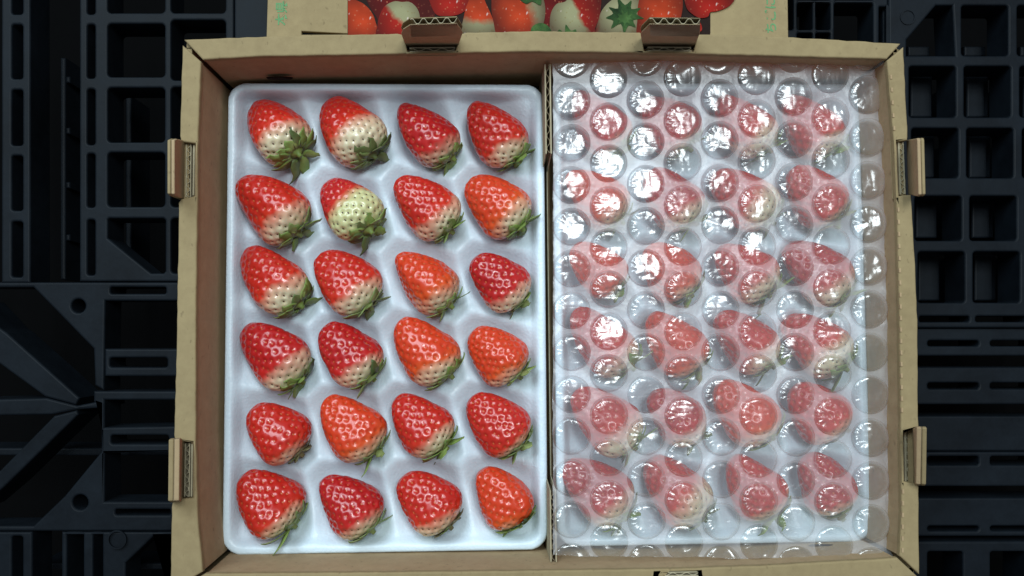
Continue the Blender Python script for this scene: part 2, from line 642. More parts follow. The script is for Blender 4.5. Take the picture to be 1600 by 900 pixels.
def wall(side, inn_notch, out_notch, mat_in, gaps):
    out = dens(trim(OUT[side], gaps[0], gaps[1]), 13, 0.55)
    inn = dens(trim(INN[side], gaps[2], gaps[3]), 13, 0.35)
    o2 = out
    for ax, lo, hi, pts in out_notch:
        o2 = cut(o2, ax, lo, hi, pts)
    i2 = inn
    for ax, lo, hi, pts in inn_notch:
        i2 = cut(i2, ax, lo, hi, pts)
    wl = plate('wall', [pxloop(o2 + i2[::-1], ZR)], ZR, 0.004, M_kraft, cbox, 0.0009)
    # inner and outer panels under the folded top
    for nm, path, s, mt in (('inner_panel', inn, 1, mat_in), ('outer_panel', out, -1, M_kraft)):
        vs, fs = [], []
        cen = P(850, 490, 0)
        pts = pxloop(path, ZR)
        n = len(pts)
        for i, p in enumerate(pts):
            tdir = (pts[min(i + 1, n - 1)] - pts[max(i - 1, 0)]).normalized()
            nrm = Vector((-tdir.y, tdir.x, 0))
            if nrm.dot(cen - p) < 0:
                nrm = -nrm
            nrm *= s
            a = p - nrm * 0.0006
            b = p - nrm * 0.0034
            for q in (a, b):
                vs.append((q.x, q.y, 0.001))
                vs.append((q.x, q.y, ZR - 0.0042 if s > 0 else ZR - 0.0042))
        for i in range(n - 1):
            k0, k1 = 4 * i, 4 * i + 4
            fs += [(k0, k1, k1 + 1, k0 + 1), (k0 + 2, k0 + 3, k1 + 3, k1 + 2), (k0 + 1, k1 + 1, k1 + 3, k0 + 3)]
        fs += [(0, 1, 3, 2), (4 * n - 4, 4 * n - 2, 4 * n - 1, 4 * n - 3)]
        mesh(nm, vs, fs, mt, wl, True if nm == 'none' else False)
    return wl


# notches: top and bottom tabs open to the outside, side tabs too
w_top = wall('top', [], [(0, 630, 718, [(631, 54), (637, 81), (711, 80), (719, 53)]), (0, 1003, 1091, [(1003, 53), (1007, 79.5), (1084, 80), (1091, 54)])],
             M_kraft_in, (2, 4, 3, 0))
w_right = wall('right', [], [(1, 219, 306, [(1418, 219), (1399.5, 221), (1403, 306), (1424, 304)]), (1, 668, 757, [(1436, 668), (1411, 675), (1412, 752), (1436, 757)])],
               M_kraft_side, (5, 3, 2, 3))
w_bottom = wall('bottom', [], [(0, 1020, 1098, [(1098, 922), (1094, 892.5), (1024, 893.5), (1020, 924)])], M_kraft_in, (3, 3, 3, 3))
w_left = wall('left', [], [(1, 221, 311, [(282, 311), (304, 306), (305, 224), (283, 221)]), (1, 688, 781, [(270, 781), (301, 778), (302, 692), (273, 688)])],
              M_kraft_side, (3, 8, 3, 3))

# floor panel of the box
c = [P(*q, ZR) for q in ((310, 90), (1406, 85), (1410, 876), (305, 899))]
fl = plate('floor_panel', [[(q.x, q.y) for q in c]], 0.004, 0.0035, M_kraft_in, cbox, 0.0003)


def flute_strip(p0, p1, up, thick_dir, thick, depth, waves, name, parent, mat=M_liner):
    """cut edge of corrugated board: two liners with the wavy core between"""
    vs, fs = [], []
    ax = p1 - p0
    n = waves * 10
    for s in (-1, 1):
        b = len(vs)
        for t in (0, 1):
            for e in (-1, 1):
                q = p0 + ax * t + thick_dir * (s * thick / 2 + e * 0.0002)
                vs += [q, q - up * depth]
        # order: (t,e,top/bottom)
        def id(t, e, d, b=b):
            return b + t * 4 + (0 if e < 0 else 2) + d
        fs += [(id(0, -1, 0), id(1, -1, 0), id(1, 1, 0), id(0, 1, 0)), (id(0, -1, 0), id(0, -1, 1), id(1, -1, 1), id(1, -1, 0)),
               (id(0, 1, 0), id(1, 1, 0), id(1, 1, 1), id(0, 1, 1)), (id(0, -1, 0), id(0, 1, 0), id(0, 1, 1), id(0, -1, 1)),
               (id(1, -1, 0), id(1, -1, 1), id(1, 1, 1), id(1, 1, 0))]
    b = len(vs)
    for i in range(n + 1):
        t = i / n
        y = math.sin(2 * math.pi * waves * t + 0.7)
        y = max(-1, min(1, y * 1.25))
        for e in (-1, 1):
            q = p0 + ax * t + thick_dir * (y * (thick / 2 - 0.0003) + e * 0.00017)
            vs += [q, q - up * depth]
    for i in range(n):
        a = b + 4 * i
        fs += [(a, a + 4, a + 6, a + 2), (a, a + 1, a + 5, a + 4), (a + 2, a + 6, a + 7, a + 3)]
    return mesh(name, vs, fs, mat, parent, False)


def sheet(outline, n, th, mat, name, parent, bev=0.0):
    """flat piece of board: outline (3D loop) extruded by th along n"""
    m = len(outline)
    vs = list(outline) + [q + n * th for q in outline]
    fs = [tuple(range(m)), tuple(range(2 * m - 1, m - 1, -1))] + [(i, i + m, (i + 1) % m + m, (i + 1) % m) for i in range(m)]
    o = mesh(name, vs, fs, mat, parent, False)
    if bev:
        md = o.modifiers.new('bevel', 'BEVEL')
        md.width = bev
        md.segments = 3
        md.limit_method = 'ANGLE'
    return o


def stand_tab(outline_px, base, top, axis_px, flute_px, label=None):
    """upright tab at the top edge: sandwich of liners and wavy core"""
    p0 = P(*base)
    p1 = P(*top)
    ax = (P(base[0] + 10, base[1], base[2]) - p0).normalized()
    n = ax.cross(p1 - p0).normalized()
    if n.y > 0:
        n = -n                                   # face looks back into the box
    back = -n
    face = [PP(x, y, p0, n) for x, y in outline_px]
    f = sheet(face, back, 0.0004, M_kraft_in, 'tab', cbox)
    sheet([q + back * 0.0030 for q in face], back, 0.0004, M_kraft, 'back_liner', f)
    a = PP(*flute_px[0], p0, n) + back * 0.0017
    b = PP(*flute_px[1], p0, n) + back * 0.0017
    up = (p1 - p0).normalized()
    flute_strip(a, b, up, back, 0.0030, 0.02, 4, 'corrugated_edge', f)
    return f


stand_tab([(635, 74), (627, 53), (630, 46), (641, 39), (714, 37), (720, 46), (723, 51), (715, 73.5)], (675, 74, 0.056), (675, 38, 0.096), None, ((641, 39), (714, 37)))
stand_tab([(1005, 73.5), (1001, 54), (1003, 50), (1015, 38), (1094, 39), (1094, 50), (1085, 74)], (1045, 73.5, 0.056), (1045, 38, 0.096), None, ((1015, 38), (1094, 39)))
up = Vector((0, 0, 1))
flute_strip(P(640, 77.6, ZR), P(711, 76.8, ZR), up, Vector((0, 1, 0)), 0.0020, 0.004, 3, 'corrugated_edge', w_top)
flute_strip(P(1012, 76.2, ZR), P(1080, 76.8, ZR), up, Vector((0, 1, 0)), 0.0020, 0.004, 3, 'corrugated_edge', w_top)
flute_strip(P(1027, 897.5, ZR), P(1091, 896.5, ZR), up, Vector((0, 1, 0)), 0.0018, 0.004, 3, 'corrugated_edge', w_bottom)
# the lower tab, leaning out of the frame
f = sheet([P(x, y, z) for x, y, z in ((1022, 916, 0.052), (1098, 915, 0.052), (1106, 940, 0.07), (1094, 955, 0.082), (1030, 956, 0.082), (1012, 941, 0.07))],
          Vector((0, -1, 0.2)).normalized(), 0.0034, M_kraft, 'tab', cbox)


def side_tab(face_px, zb, zt, xb, xt, ymid, out_th, s):
    """double-folded tab at the side: face looks into the box, thick smooth fold on top"""
    p0 = P(xb, ymid, zb)
    p1 = P(xt, ymid, zt)
    n = Vector((0, 1, 0)).cross(p1 - p0).normalized()
    if n.x * s > 0:
        n = -n
    face = [PP(x, y, p0, n) for x, y in face_px]
    f = sheet(face, -n, out_th * .46, M_kraft_side, 'tab', cbox, 0.0005)
    upd = (p1 - p0).normalized()
    outer = [q - n * (out_th * .54) - upd * random.uniform(.0, .0008) for q in face]
    sheet(outer, -n, out_th * .46, M_kraft, 'outer_layer', f, 0.0006)
    fold = [q - n * (out_th * .44) - upd * 0.0012 for q in face]
    sheet(fold, -n, out_th * .12, M_core, 'fold_gap', f)
    return f


# s = -1 at the left, +1 at the right
side_tab([(292, 220), (277, 217), (273, 219), (273, 303), (275, 306), (292, 313)], 0.052, 0.080, 292, 273, 265, 0.0034, -1)
side_tab([(288, 688), (283, 684), (281, 686), (280, 782), (283, 784), (288, 781)], 0.052, 0.074, 288, 281, 735, 0.0050, -1)
side_tab([(1416, 219), (1432, 216), (1433, 219), (1435, 304), (1433, 307), (1419, 304)], 0.052, 0.078, 1417, 1433, 262, 0.0034, 1)
side_tab([(1425, 670), (1431, 666), (1432, 668), (1431, 756), (1430, 758), (1426, 755)], 0.052, 0.074, 1425, 1431, 712, 0.0046, 1)
X = Vector((1, 0, 0))
flute_strip(P(295, 225, 0.0585), P(294, 308, 0.0585), up, X, 0.0022, 0.01, 6, 'corrugated_edge', w_left)
flute_strip(P(293, 693, 0.0575), P(292, 776, 0.0575), up, X, 0.0022, 0.01, 6, 'corrugated_edge', w_left)
flute_strip(P(1408, 222, 0.0585), P(1411, 303, 0.0585), up, X, 0.0022, 0.01, 6, 'corrugated_edge', w_right)
flute_strip(P(1419, 674, 0.0575), P(1420, 752, 0.0575), up, X, 0.0022, 0.01, 6, 'corrugated_edge', w_right)
# thin cut edges of inner layers in the slots
for (x0, y0, x1, y1, pr) in ((302, 226, 301, 305, w_left), (299, 694, 298, 776, w_left), (1403, 222, 1406, 304, w_right), (1413, 675, 1414, 752, w_right)):
    a, b = P(x0, y0, 0.0590), P(x1, y1, 0.0590)
    sheet([a, b, b + X * 0.0007, a + X * 0.0007], Vector((0, 0, -1)), 0.02, M_liner, 'cut_edge', pr)

# perforated fold line along the right wall: short dents
vs, fs = [], []
pr = dens([(1391, 120), (1396, 200)], 9) + dens([(1402.5, 318), (1406, 470), (1408.5, 650)], 9) + dens([(1410, 768), (1409, 860)], 9)
for i, (x, y) in enumerate(pr):
    if i % 2:
        continue
    b = len(vs)
    q = P(x + 1.6, y, ZR + 0.0004)
    for dx, dy in ((-.0005, -.0011), (.0005, -.0011), (.0005, .0011), (-.0005, .0011)):
        vs.append((q.x + dx, q.y + dy, q.z - 0.0016))
        vs.append((q.x + dx, q.y + dy, q.z))
    fs += [(b + 1, b + 3, b + 5, b + 7)] + [(b + 2 * j, b + 2 * ((j + 1) % 4), b + 2 * ((j + 1) % 4) + 1, b + 2 * j + 1) for j in range(4)]
mesh('perforation', vs, fs, M_kraft_in, w_right, False)['kind'] = 'stuff'

# finger slots low in the long walls, their inner shade painted as dark patches
for x, y, z in ((437, 122, 0.03), (443, 877, 0.034), (1283, 853, 0.030)):
    sgn = 1 if y < 400 else -1
    c0 = P(x, y, z)
    ring = []
    vs, fs = [], []
    for i in range(18):
        a = 2 * math.pi * i / 18
        vs.append((c0.x + 0.0075 * math.cos(a), c0.y + 0.0003 * sgn, c0.z + 0.0022 * math.sin(a)))
        vs.append((c0.x + 0.0066 * math.cos(a), c0.y - 0.0006 * sgn, c0.z + 0.0016 * math.sin(a)))
    # low rim and closed face, all in the painted slot shade
    for i in range(18):
        a, b = 2 * i, 2 * ((i + 1) % 18)
        fs.append((a, b, b + 1, a + 1))
    fs.append(tuple(2 * i + 1 for i in range(18)))
    mesh('finger_slot_shade', vs, fs, M_ink_slot_shade, w_top if sgn > 0 else w_bottom, False)

# ------------------------------------------------------------------ divider between the trays
dv = empty('cardboard_divider', P(858, 490, 0.004))
tag(dv, 'thin cardboard divider standing between the uncovered tray and the bubble wrapped tray', 'divider')
d0 = P(855.5, 100, 0.046)
d1 = P(865, 878, 0.046)
ax = (d1 - d0)
prof = [(0, 0.004), (1, 0.004), (1, 0.046), (0.86, 0.046), (0.85, 0.018), (0.20, 0.018), (0.185, 0.046), (0.0, 0.046)]
loop = [Vector((d0.x + ax.x * t, d0.y + ax.y * t, z)) for t, z in prof]
for off, nm in ((-0.0016, 'liner'), (0.0012, 'liner')):
    o = sheet([q + X * off - dv.location for q in loop], X, 0.0005, M_liner, nm, dv)
for t0, t1 in ((0.002, 0.183), (0.862, 0.998)):
    a = Vector((d0.x + ax.x * t0, d0.y + ax.y * t0, 0.0458)) - dv.location
    b = Vector((d0.x + ax.x * t1, d0.y + ax.y * t1, 0.0458)) - dv.location
    flute_strip(a, b, up, X, 0.0022, 0.03, 7, 'corrugated_core', dv, M_core)

# ------------------------------------------------------------------ berries of the open tray, as in the photograph
# tip x, y, base x, y, width, white share, skin, leaf, leaf length, lift (how far the calyx end turns up)
B = [
    [(388, 157, 478, 255, 94, .50, 'red', 0, 1.15, .30), (502, 156, 592, 257, 95, .52, 'red', 1, 1.0, .18), (618, 166, 714, 257, 88, .36, 'deep', 0, .85, .0), (732, 162, 818, 257, 90, .26, 'red', 0, .85, -.05)],
    [(376, 275, 480, 373, 97, .42, 'red', 2, 1.0, .05), (506, 280, 591, 374, 92, .70, 'green', 0, 1.0, .35), (620, 278, 714, 369, 90, .52, 'red', 2, .9, .0), (734, 275, 824, 365, 92, .20, 'orange', 0, .9, .15)],
    [(374, 388, 480, 488, 90, .45, 'red', 0, 1.1, .15), (499, 392, 588, 488, 94, .30, 'red', 2, 1.0, .12), (620, 394, 713, 485, 92, .40, 'orange', 0, .95, .05), (741, 398, 822, 481, 88, .48, 'deep', 0, .6, -.15)],
    [(380, 505, 482, 602, 92, .46, 'deep', 0, 1.0, .05), (504, 510, 590, 599, 94, .36, 'deep', 0, 1.05, .10), (617, 503, 711, 597, 94, .30, 'orange', 2, 1.0, .05), (736, 515, 818, 594, 86, .22, 'orange', 2, .7, .05)],
    [(391, 636, 476, 716, 97, .20, 'red', 3, .6, -.05), (502, 624, 594, 716, 98, .24, 'orange', 2, .9, -.05), (613, 622, 702, 707, 93, .40, 'red', 0, 1.1, .0), (733, 618, 820, 706, 91, .24, 'red', 2, .9, -.05)],
    [(374, 743, 464, 830, 99, .16, 'red', 2, 1.15, -.05), (505, 743, 590, 834, 95, .26, 'deep', 2, 1.0, .05), (630, 738, 711, 828, 95, .34, 'red', 3, .7, .0), (756, 727, 818, 826, 90, .16, 'orange', 0, 1.0, -.05)],
]
ZB = 0.0245


def catmull(pts, n):
    pts = [np.array(p, float) for p in pts]
    pts = [2 * pts[0] - pts[1]] + pts + [2 * pts[-1] - pts[-2]]
    out = []
    for i in range(1, len(pts) - 2):
        p0, p1, p2, p3 = pts[i - 1:i + 3]
        for t in np.linspace(0, 1, n, endpoint=False):
            out.append(0.5 * ((2 * p1) + (-p0 + p2) * t + (2 * p0 - 5 * p1 + 4 * p2 - p3) * t * t + (-p0 + 3 * p1 - 3 * p2 + p3) * t ** 3))
    out.append(pts[-2])
    return np.array(out)


def make_berry(L, Wd, white, skin, leaf, leaf_len, seed):
    """returns a thing with tip at local -x and calyx at local +x, centre of its axis at the origin"""
    r = np.random.default_rng(seed)
    bl = r.uniform(-0.07, 0.07)
    sh = r.uniform(-0.05, 0.05)
    prof = [(0, 0), (0.004, 0.12), (0.028, 0.26 + bl * .7), (0.09, 0.42 + bl), (0.20, 0.60 + bl * .8), (0.34, 0.765 + bl * .5), (0.50, 0.91 + sh * .4), (0.64 + sh * .6, 0.99), (0.74 + sh * .5, 1.0), (0.85 + sh * .2, 0.91), (0.935, 0.68), (0.982, 0.38), (0.978, 0.17), (0.970, 0)]
    pf = catmull(prof, 16)
    pf[:, 1] = np.clip(pf[:, 1], 0, None)
    sx, sr = L, Wd / 2
    d = np.hypot(np.diff(pf[:, 0]) * sx, np.diff(pf[:, 1]) * sr)
    s = np.concatenate([[0], np.cumsum(d)])
    NV, NU = 92, 132
    ss = np.linspace(0, s[-1], NV)
    px_ = np.interp(ss, s, pf[:, 0])
    pr_ = np.interp(ss, s, pf[:, 1])
    th = np.linspace(0, 2 * np.pi, NU, endpoint=False)
    a2, a3, a5 = r.uniform(.01, .06), r.uniform(.01, .06), r.uniform(0, .025)
    f2, f3, f5 = r.uniform(0, 6.28, 3)
    bend = r.uniform(-.16, .16, 2)

    def surf(x, rr, t):
        lob = 1 + a2 * np.cos(2 * t + f2) + a3 * np.cos(3 * t + f3 + 1.2 * x) + a5 * np.cos(5 * t + f5 + 3 * x)
        R_ = rr * sr * lob
        y = R_ * np.cos(t) + bend[0] * L * (x - .6) ** 2
        z = R_ * np.sin(t) * 0.97 + bend[1] * L * (x - .6) ** 2
        return np.stack([(x - .5) * L, y, z], -1)

    Xg, Tg = np.meshgrid(px_, th, indexing='ij')
    Rg = np.repeat(pr_[:, None], NU, 1)
    V = surf(Xg, Rg, Tg)
    # normals by differences
    dv_ = np.gradient(V, axis=0)
    du_ = (np.roll(V, -1, 1) - np.roll(V, 1, 1))
    N = np.cross(du_, dv_)
    N /= np.linalg.norm(N, axis=-1, keepdims=True) + 1e-12
    ctr = np.stack([(Xg - .5) * L, V[..., 1] * 0 + bend[0] * L * (Xg - .6) ** 2, bend[1] * L * (Xg - .6) ** 2], -1)
    if ((V - ctr) * N).sum(-1).mean() < 0:
        N = -N
    # seeds on a spiral over the skin, evenly by area
    area_c = np.concatenate([[0], np.cumsum(d * (pf[1:, 1] + pf[:-1, 1]))])
    area_c /= area_c[-1]
    ns = int(184 + r.integers(-16, 18))
    seeds = []
    for i in range(ns):
        q = (i + .5) / ns
        if q > 0.93:
            continue
        x_ = np.interp(q, area_c, pf[:, 0])
        r_ = np.interp(q, area_c, pf[:, 1])
        t_ = i * 2.399963 + r.normal(0, .06)
        seeds.append((x_, r_, t_ % (2 * np.pi)))
    sp = np.array([surf(np.array(a), np.array(b_), np.array(c_)) for a, b_, c_ in seeds])
    flat = V.reshape(-1, 3)
    disp = np.zeros(len(flat))
    near = np.full(len(flat), 9.0)
    for q in sp:
        dd = ((flat - q) ** 2).sum(1)
        near = np.minimum(near, dd)
    near = np.sqrt(near)
    pit = 0.00112
    disp = -0.00070 * np.exp(-(near / pit) ** 2) + 0.00028 * np.clip(near / 0.0021, 0, 1) ** 2
    disp = disp.reshape(NV, NU)
    fade = np.clip((1 - np.abs(Xg - .5) * 2) / .06, 0, 1)
    # ripeness: pale towards the calyx, slanted and uneven
    ph = r.normal(-.1, .7)
    off = np.array([noise.fractal(Vector((float(p[0]) * 70 + seed * 3.1, float(p[1]) * 70, float(p[2]) * 70)), 0.8, 2, 3) for p in flat[::1]]).reshape(NV, NU)

    def ripe_at(x, t, n=0):
        edge = 1 - white * 0.56
        return 0.5 + (edge - x + 0.085 * np.cos(t - ph) + 0.08 * n) * 2.25

    rp = np.clip(ripe_at(Xg, Tg, off), 0, 1)
    V = V + N * (disp * fade)[..., None] + N * (off * 0.00018)[..., None]
    idx = np.arange(NV * NU).reshape(NV, NU)
    f = np.stack([idx[:-1], np.roll(idx, -1, 1)[:-1], np.roll(idx, -1, 1)[1:], idx[1:]], -1).reshape(-1, 4)
    # outward winding
    root = empty('strawberry')
    me = bpy.data.meshes.new('fruit')
    me.from_pydata(V.reshape(-1, 3).tolist(), [], f.tolist())
    at = me.attributes.new('ripe', 'FLOAT', 'POINT')
    at.data.foreach_set('value', rp.reshape(-1).astype(np.float32))
    me.polygons.foreach_set('use_smooth', [True] * len(me.polygons))
    me.materials.append(M_berry[skin])
    me.update()
    if ((np.array(me.polygons[NV * NU // 2].normal) * (V.reshape(-1, 3)[f[NV * NU // 2][0]] - ctr.reshape(-1, 3)[f[NV * NU // 2][0]])).sum()) < 0:
        me.flip_normals()
    body = bpy.data.objects.new('fruit', me)
    COL.objects.link(body)
    body.parent = root
    # the seeds themselves
    sv, sf, sa = [], [], []
    for (x_, r_, t_), q in zip(seeds, sp):
        i_ = int(np.argmin(((flat - q) ** 2).sum(1)))
        n_ = N.reshape(-1, 3)[i_]
        tx = np.array([1.0, 0, 0]) - n_ * n_[0]
        ln = np.linalg.norm(tx)
        tx = tx / ln if ln > .05 else np.array([0, 1.0, 0])
        ty = np.cross(n_, tx)
        c0 = q - n_ * 0.00056
        b_ = len(sv)
        la, lb = 0.00076, 0.00044
        for k_ in range(6):
            a_ = k_ * math.pi / 3
            wob = 1 if k_ else 1.25
            sv.append(c0 + tx * la * wob * math.cos(a_) + ty * lb * math.sin(a_))
        sv.append(c0 + n_ * 0.00038)
        sf += [(b_ + k_, b_ + (k_ + 1) % 6, b_ + 6) for k_ in range(6)]
        sa += [float(np.clip(ripe_at(x_, t_), 0, 1))] * 7
    so = mesh('seeds', [tuple(p) for p in sv], sf, M_seed, body, True, 'stuff')
    at = so.data.attributes.new('ripe', 'FLOAT', 'POINT')
    at.data.foreach_set('value', np.array(sa, np.float32))
    # calyx: a small collar with its sepals
    cv, cf = [], []
    zc = bend[1] * L * .16
    yc = bend[0] * L * .16
    x0 = 0.475 * L
    for j, (xx, rr_) in enumerate(((x0 - .001, .0052), (x0 + .0006, .0048), (x0 + .0012, .0028), (x0 + .0028, .0014), (x0 + .0042, .0012), (x0 + .0043, 0.0002))):
        for i in range(10):
            a = 2 * math.pi * i / 10
            cv.append((xx, yc + rr_ * math.cos(a), zc + rr_ * math.sin(a)))
    for j in range(5):
        for i in range(10):
            cf.append((j * 10 + i, j * 10 + (i + 1) % 10, j * 10 + 10 + (i + 1) % 10, j * 10 + 10 + i))
    col_ = mesh('calyx', cv, cf, M_leaf[leaf], root)
    nl = int(r.integers(11, 14))
    for i in range(nl):
        t_ = 2 * math.pi * (i + r.uniform(-.22, .22)) / nl
        out_ = r.random() < .22                 # some sepals stand away from the fruit
        ll = (0.0105 if out_ else 0.0120) * leaf_len * r.uniform(.75, 1.25)
        wl_ = 0.0030 * r.uniform(.75, 1.3)
        lift = r.uniform(.3, .8) if out_ else r.uniform(.03, .2)
        # path along the shoulder, from the centre outwards and back
        st = s[-1] - np.linspace(0.004, ll, 7)
        lx = np.interp(st, s, pf[:, 0])
        lr = np.interp(st, s, pf[:, 1])
        vs_, fs_ = [], []
        for j in range(7):
            u_ = j / 6
            tt = t_ + r.normal(0, .02) + .25 * (r.random() - .5) * u_
            c_ = surf(np.array(lx[j]), np.array(lr[j] + .02), np.array(tt))
            rad = np.array([0, math.cos(tt), math.sin(tt)])
            nrm = rad * (0.35 + 0.65 * u_) + np.array([1.0, 0, 0]) * (1 - .55 * u_)
            nrm /= np.linalg.norm(nrm)
            c_ = c_ + nrm * (0.0008 + lift * ll * 0.62 * u_ ** 1.7)
            if out_:
                c_ = c_ + np.array([ll * .38 * u_ ** 1.5, 0, 0])
            tan_ = np.array([0, -math.sin(tt), math.cos(tt)])
            wj = wl_ * math.sin(math.pi * (0.16 + 0.84 * u_) ** .8) ** .8 if u_ < 1 else 0.00012
            for e_, lf in ((-1, .0004), (0, 0), (1, .0004)):
                vs_.append(tuple(c_ + tan_ * wj * e_ + nrm * lf * (1 if u_ < .9 else 0)))
        for j in range(6):
            b_ = 3 * j
            fs_ += [(b_, b_ + 1, b_ + 4, b_ + 3), (b_ + 1, b_ + 2, b_ + 5, b_ + 4)]
        sepal_m = M_leaf[leaf] if r.random() < .75 else M_leaf[(leaf + 1) % 3]
        lo = mesh('sepal', vs_, fs_, sepal_m, col_, True)
        md = lo.modifiers.new('thickness', 'SOLIDIFY')
        md.thickness = 0.00035
    return root


def place(root, tipw, basew, lift, roll):
    mid = (tipw + basew) / 2
    d_ = (basew - tipw)
    d_.z += lift * d_.length
    d_.normalize()
    y_ = Vector((0, 0, 1)).cross(d_).normalized()
    z_ = d_.cross(y_)
    m = Matrix((d_, y_, z_)).transposed().to_4x4()
    root.matrix_world = Matrix.Translation(mid) @ m @ Matrix.Rotation(roll, 4, 'X')


def copy_tree(o, parent=None):
    c = o.copy()
    COL.objects.link(c)
    if parent:
        c.parent = parent
    for ch in list(o.children):
        copy_tree(ch, c)
    return c


ROWS = ['top row', 'second row from top', 'third row from top', 'fourth row from top', 'fifth row from top', 'bottom row']
COLS = ['leftmost', 'second from left', 'second from right', 'rightmost']
RSH = ['top', 'second', 'third', 'fourth', 'fifth', 'bottom']
LOOK = {'red': 'glossy red strawberry', 'deep': 'deep red strawberry', 'orange': 'orange red strawberry', 'green': 'green white strawberry with red tip'}


def look(bb):
    t = LOOK[bb[6]]
    if bb[6] == 'green':
        return t
    if bb[5] > .44:
        return t + ', half white'
    if bb[5] > .32:
        return t + ' with white shoulder'
    return t


berries = []
for i in range(6):
    for j in range(4):
        bb = B[i][j]
        tp, bs = P(bb[0], bb[1], ZB), P(bb[2], bb[3], ZB)
        bs = tp + (bs - tp) * 0.92
        L = (bs - tp).length * 0.94
        Wd = bb[4] * (CAM.z - ZB) / F * 0.94
        root = make_berry(L, Wd, bb[5], bb[6], bb[7], bb[8], 100 + i * 7 + j)
        lift = bb[9]
        place(root, tp, bs, lift, random.uniform(-.5, .5))
        tag(root, f'{look(bb)}, {COLS[j]} in {RSH[i]} row of uncovered tray', 'strawberry', 'strawberries in the uncovered tray')
        berries.append((root, tp, bs, bb))

# ------------------------------------------------------------------ foam trays
ZT = 0.026
tc = [P(*q, ZT) for q in ((351, 127), (850, 132), (857, 859), (350, 870))]
tx0, tx1 = (tc[0].x + tc[3].x) / 2, (tc[1].x + tc[2].x) / 2
ty1, ty0 = (tc[0].y + tc[1].y) / 2, (tc[2].y + tc[3].y) / 2
TC = Vector(((tx0 + tx1) / 2, (ty0 + ty1) / 2, 0.0045))
hw, hh = (tx1 - tx0) / 2, (ty1 - ty0) / 2


def tray_mesh():
    nx, ny = 230, 330
    over = 0.007
    gx = np.linspace(-hw - over, hw + over, nx)
    gy = np.linspace(-hh - over, hh + over, ny)
    Xg, Yg = np.meshgrid(gx, gy, indexing='ij')
    rc = 0.0105
    qx, qy = np.abs(Xg) - (hw - rc), np.abs(Yg) - (hh - rc)
    sd = np.hypot(np.maximum(qx, 0), np.maximum(qy, 0)) + np.minimum(np.maximum(qx, qy), 0) - rc
    top = ZT - TC.z
    # wells, each along its berry
    wl = np.zeros_like(Xg)
    for root, tp, bs, bb in berries:
        m = (tp + bs) / 2 - TC
        d_ = (bs - tp).normalized()
        dx, dy = Xg - m.x, Yg - m.y
        u = dx * d_.x + dy * d_.y
        v_ = -dx * d_.y + dy * d_.x
        a, b_ = (bs - tp).length * .585, bb[4] * .00035 * .56
        dd = (u / a) ** 2 + (v_ / b_) ** 2
        wl = np.maximum(wl, np.exp(-dd ** 1.7 * 0.80))
    # soften where wells meet
    for _ in range(14):
        wl = (wl + np.roll(wl, 1, 0) + np.roll(wl, -1, 0) + np.roll(wl, 1, 1) + np.roll(wl, -1, 1)) / 5
    inner = np.clip((-sd - 0.0035) / 0.005, 0, 1)
    inner = inner * inner * (3 - 2 * inner)
    Z = top - 0.0018 * inner - 0.0178 * wl * inner
    # rounded outer lip
    e = np.clip((sd + 0.0022) / 0.0022, 0, 1)
    Z = Z - 0.0018 * (1 - np.sqrt(np.clip(1 - e * e, 0, 1)))
    outm = sd > 0
    gxn, gyn = np.gradient(sd, gx, gy)
    gl_ = np.hypot(gxn, gyn) + 1e-9
    Xo = np.where(outm, Xg - sd * gxn / gl_, Xg)
    Yo = np.where(outm, Yg - sd * gyn / gl_, Yg)
    inward = np.clip(sd / over, 0, 1)
    Xo = np.where(outm, Xo * (1 - .03 * inward), Xo)
    Yo = np.where(outm, Yo * (1 - .02 * inward), Yo)
    Z = np.where(outm, np.maximum(top - 0.0018 - sd * 3.4, 0.0004), Z)
    nz_ = np.array([noise.noise(Vector((float(x) * 60, float(y) * 60, 3.0))) for x, y in zip(Xg.ravel(), Yg.ravel())]).reshape(Xg.shape)
    Z = Z + nz_ * 0.00015
    V = np.stack([Xo, Yo, Z], -1).reshape(-1, 3)
    idx = np.arange(nx * ny).reshape(nx, ny)
    f = np.stack([idx[:-1, :-1], idx[1:, :-1], idx[1:, 1:], idx[:-1, 1:]], -1).reshape(-1, 4)
    me = bpy.data.meshes.new('foam_tray')
    me.from_pydata(V.tolist(), [], f.tolist())
    me.polygons.foreach_set('use_smooth', [True] * len(me.polygons))
    me.materials.append(M_foam)
    me.update()
    return me


tm = tray_mesh()
t1 = bpy.data.objects.new('foam_tray', tm)
COL.objects.link(t1)
t1.location = TC
tag(t1, 'white foam tray with twenty four hollows, uncovered in the left half of box', 'tray', 'foam trays in the open box')
# small embossed recycling mark near the right edge
mk = P(829, 720, ZT - 0.002) - TC
near_ = np.array([v_.co[:] for v_ in tm.vertices if abs(v_.co.x - mk.x) < .006 and abs(v_.co.y - mk.y) < .0055])


def on_tray(x, y, up_):
    d2 = (near_[:, 0] - x) ** 2 + (near_[:, 1] - y) ** 2
    k4 = np.argsort(d2)[:4]
    wt = 1 / (d2[k4] + 1e-10)
    return (x, y, float((near_[k4, 2] * wt).sum() / wt.sum()) + up_)


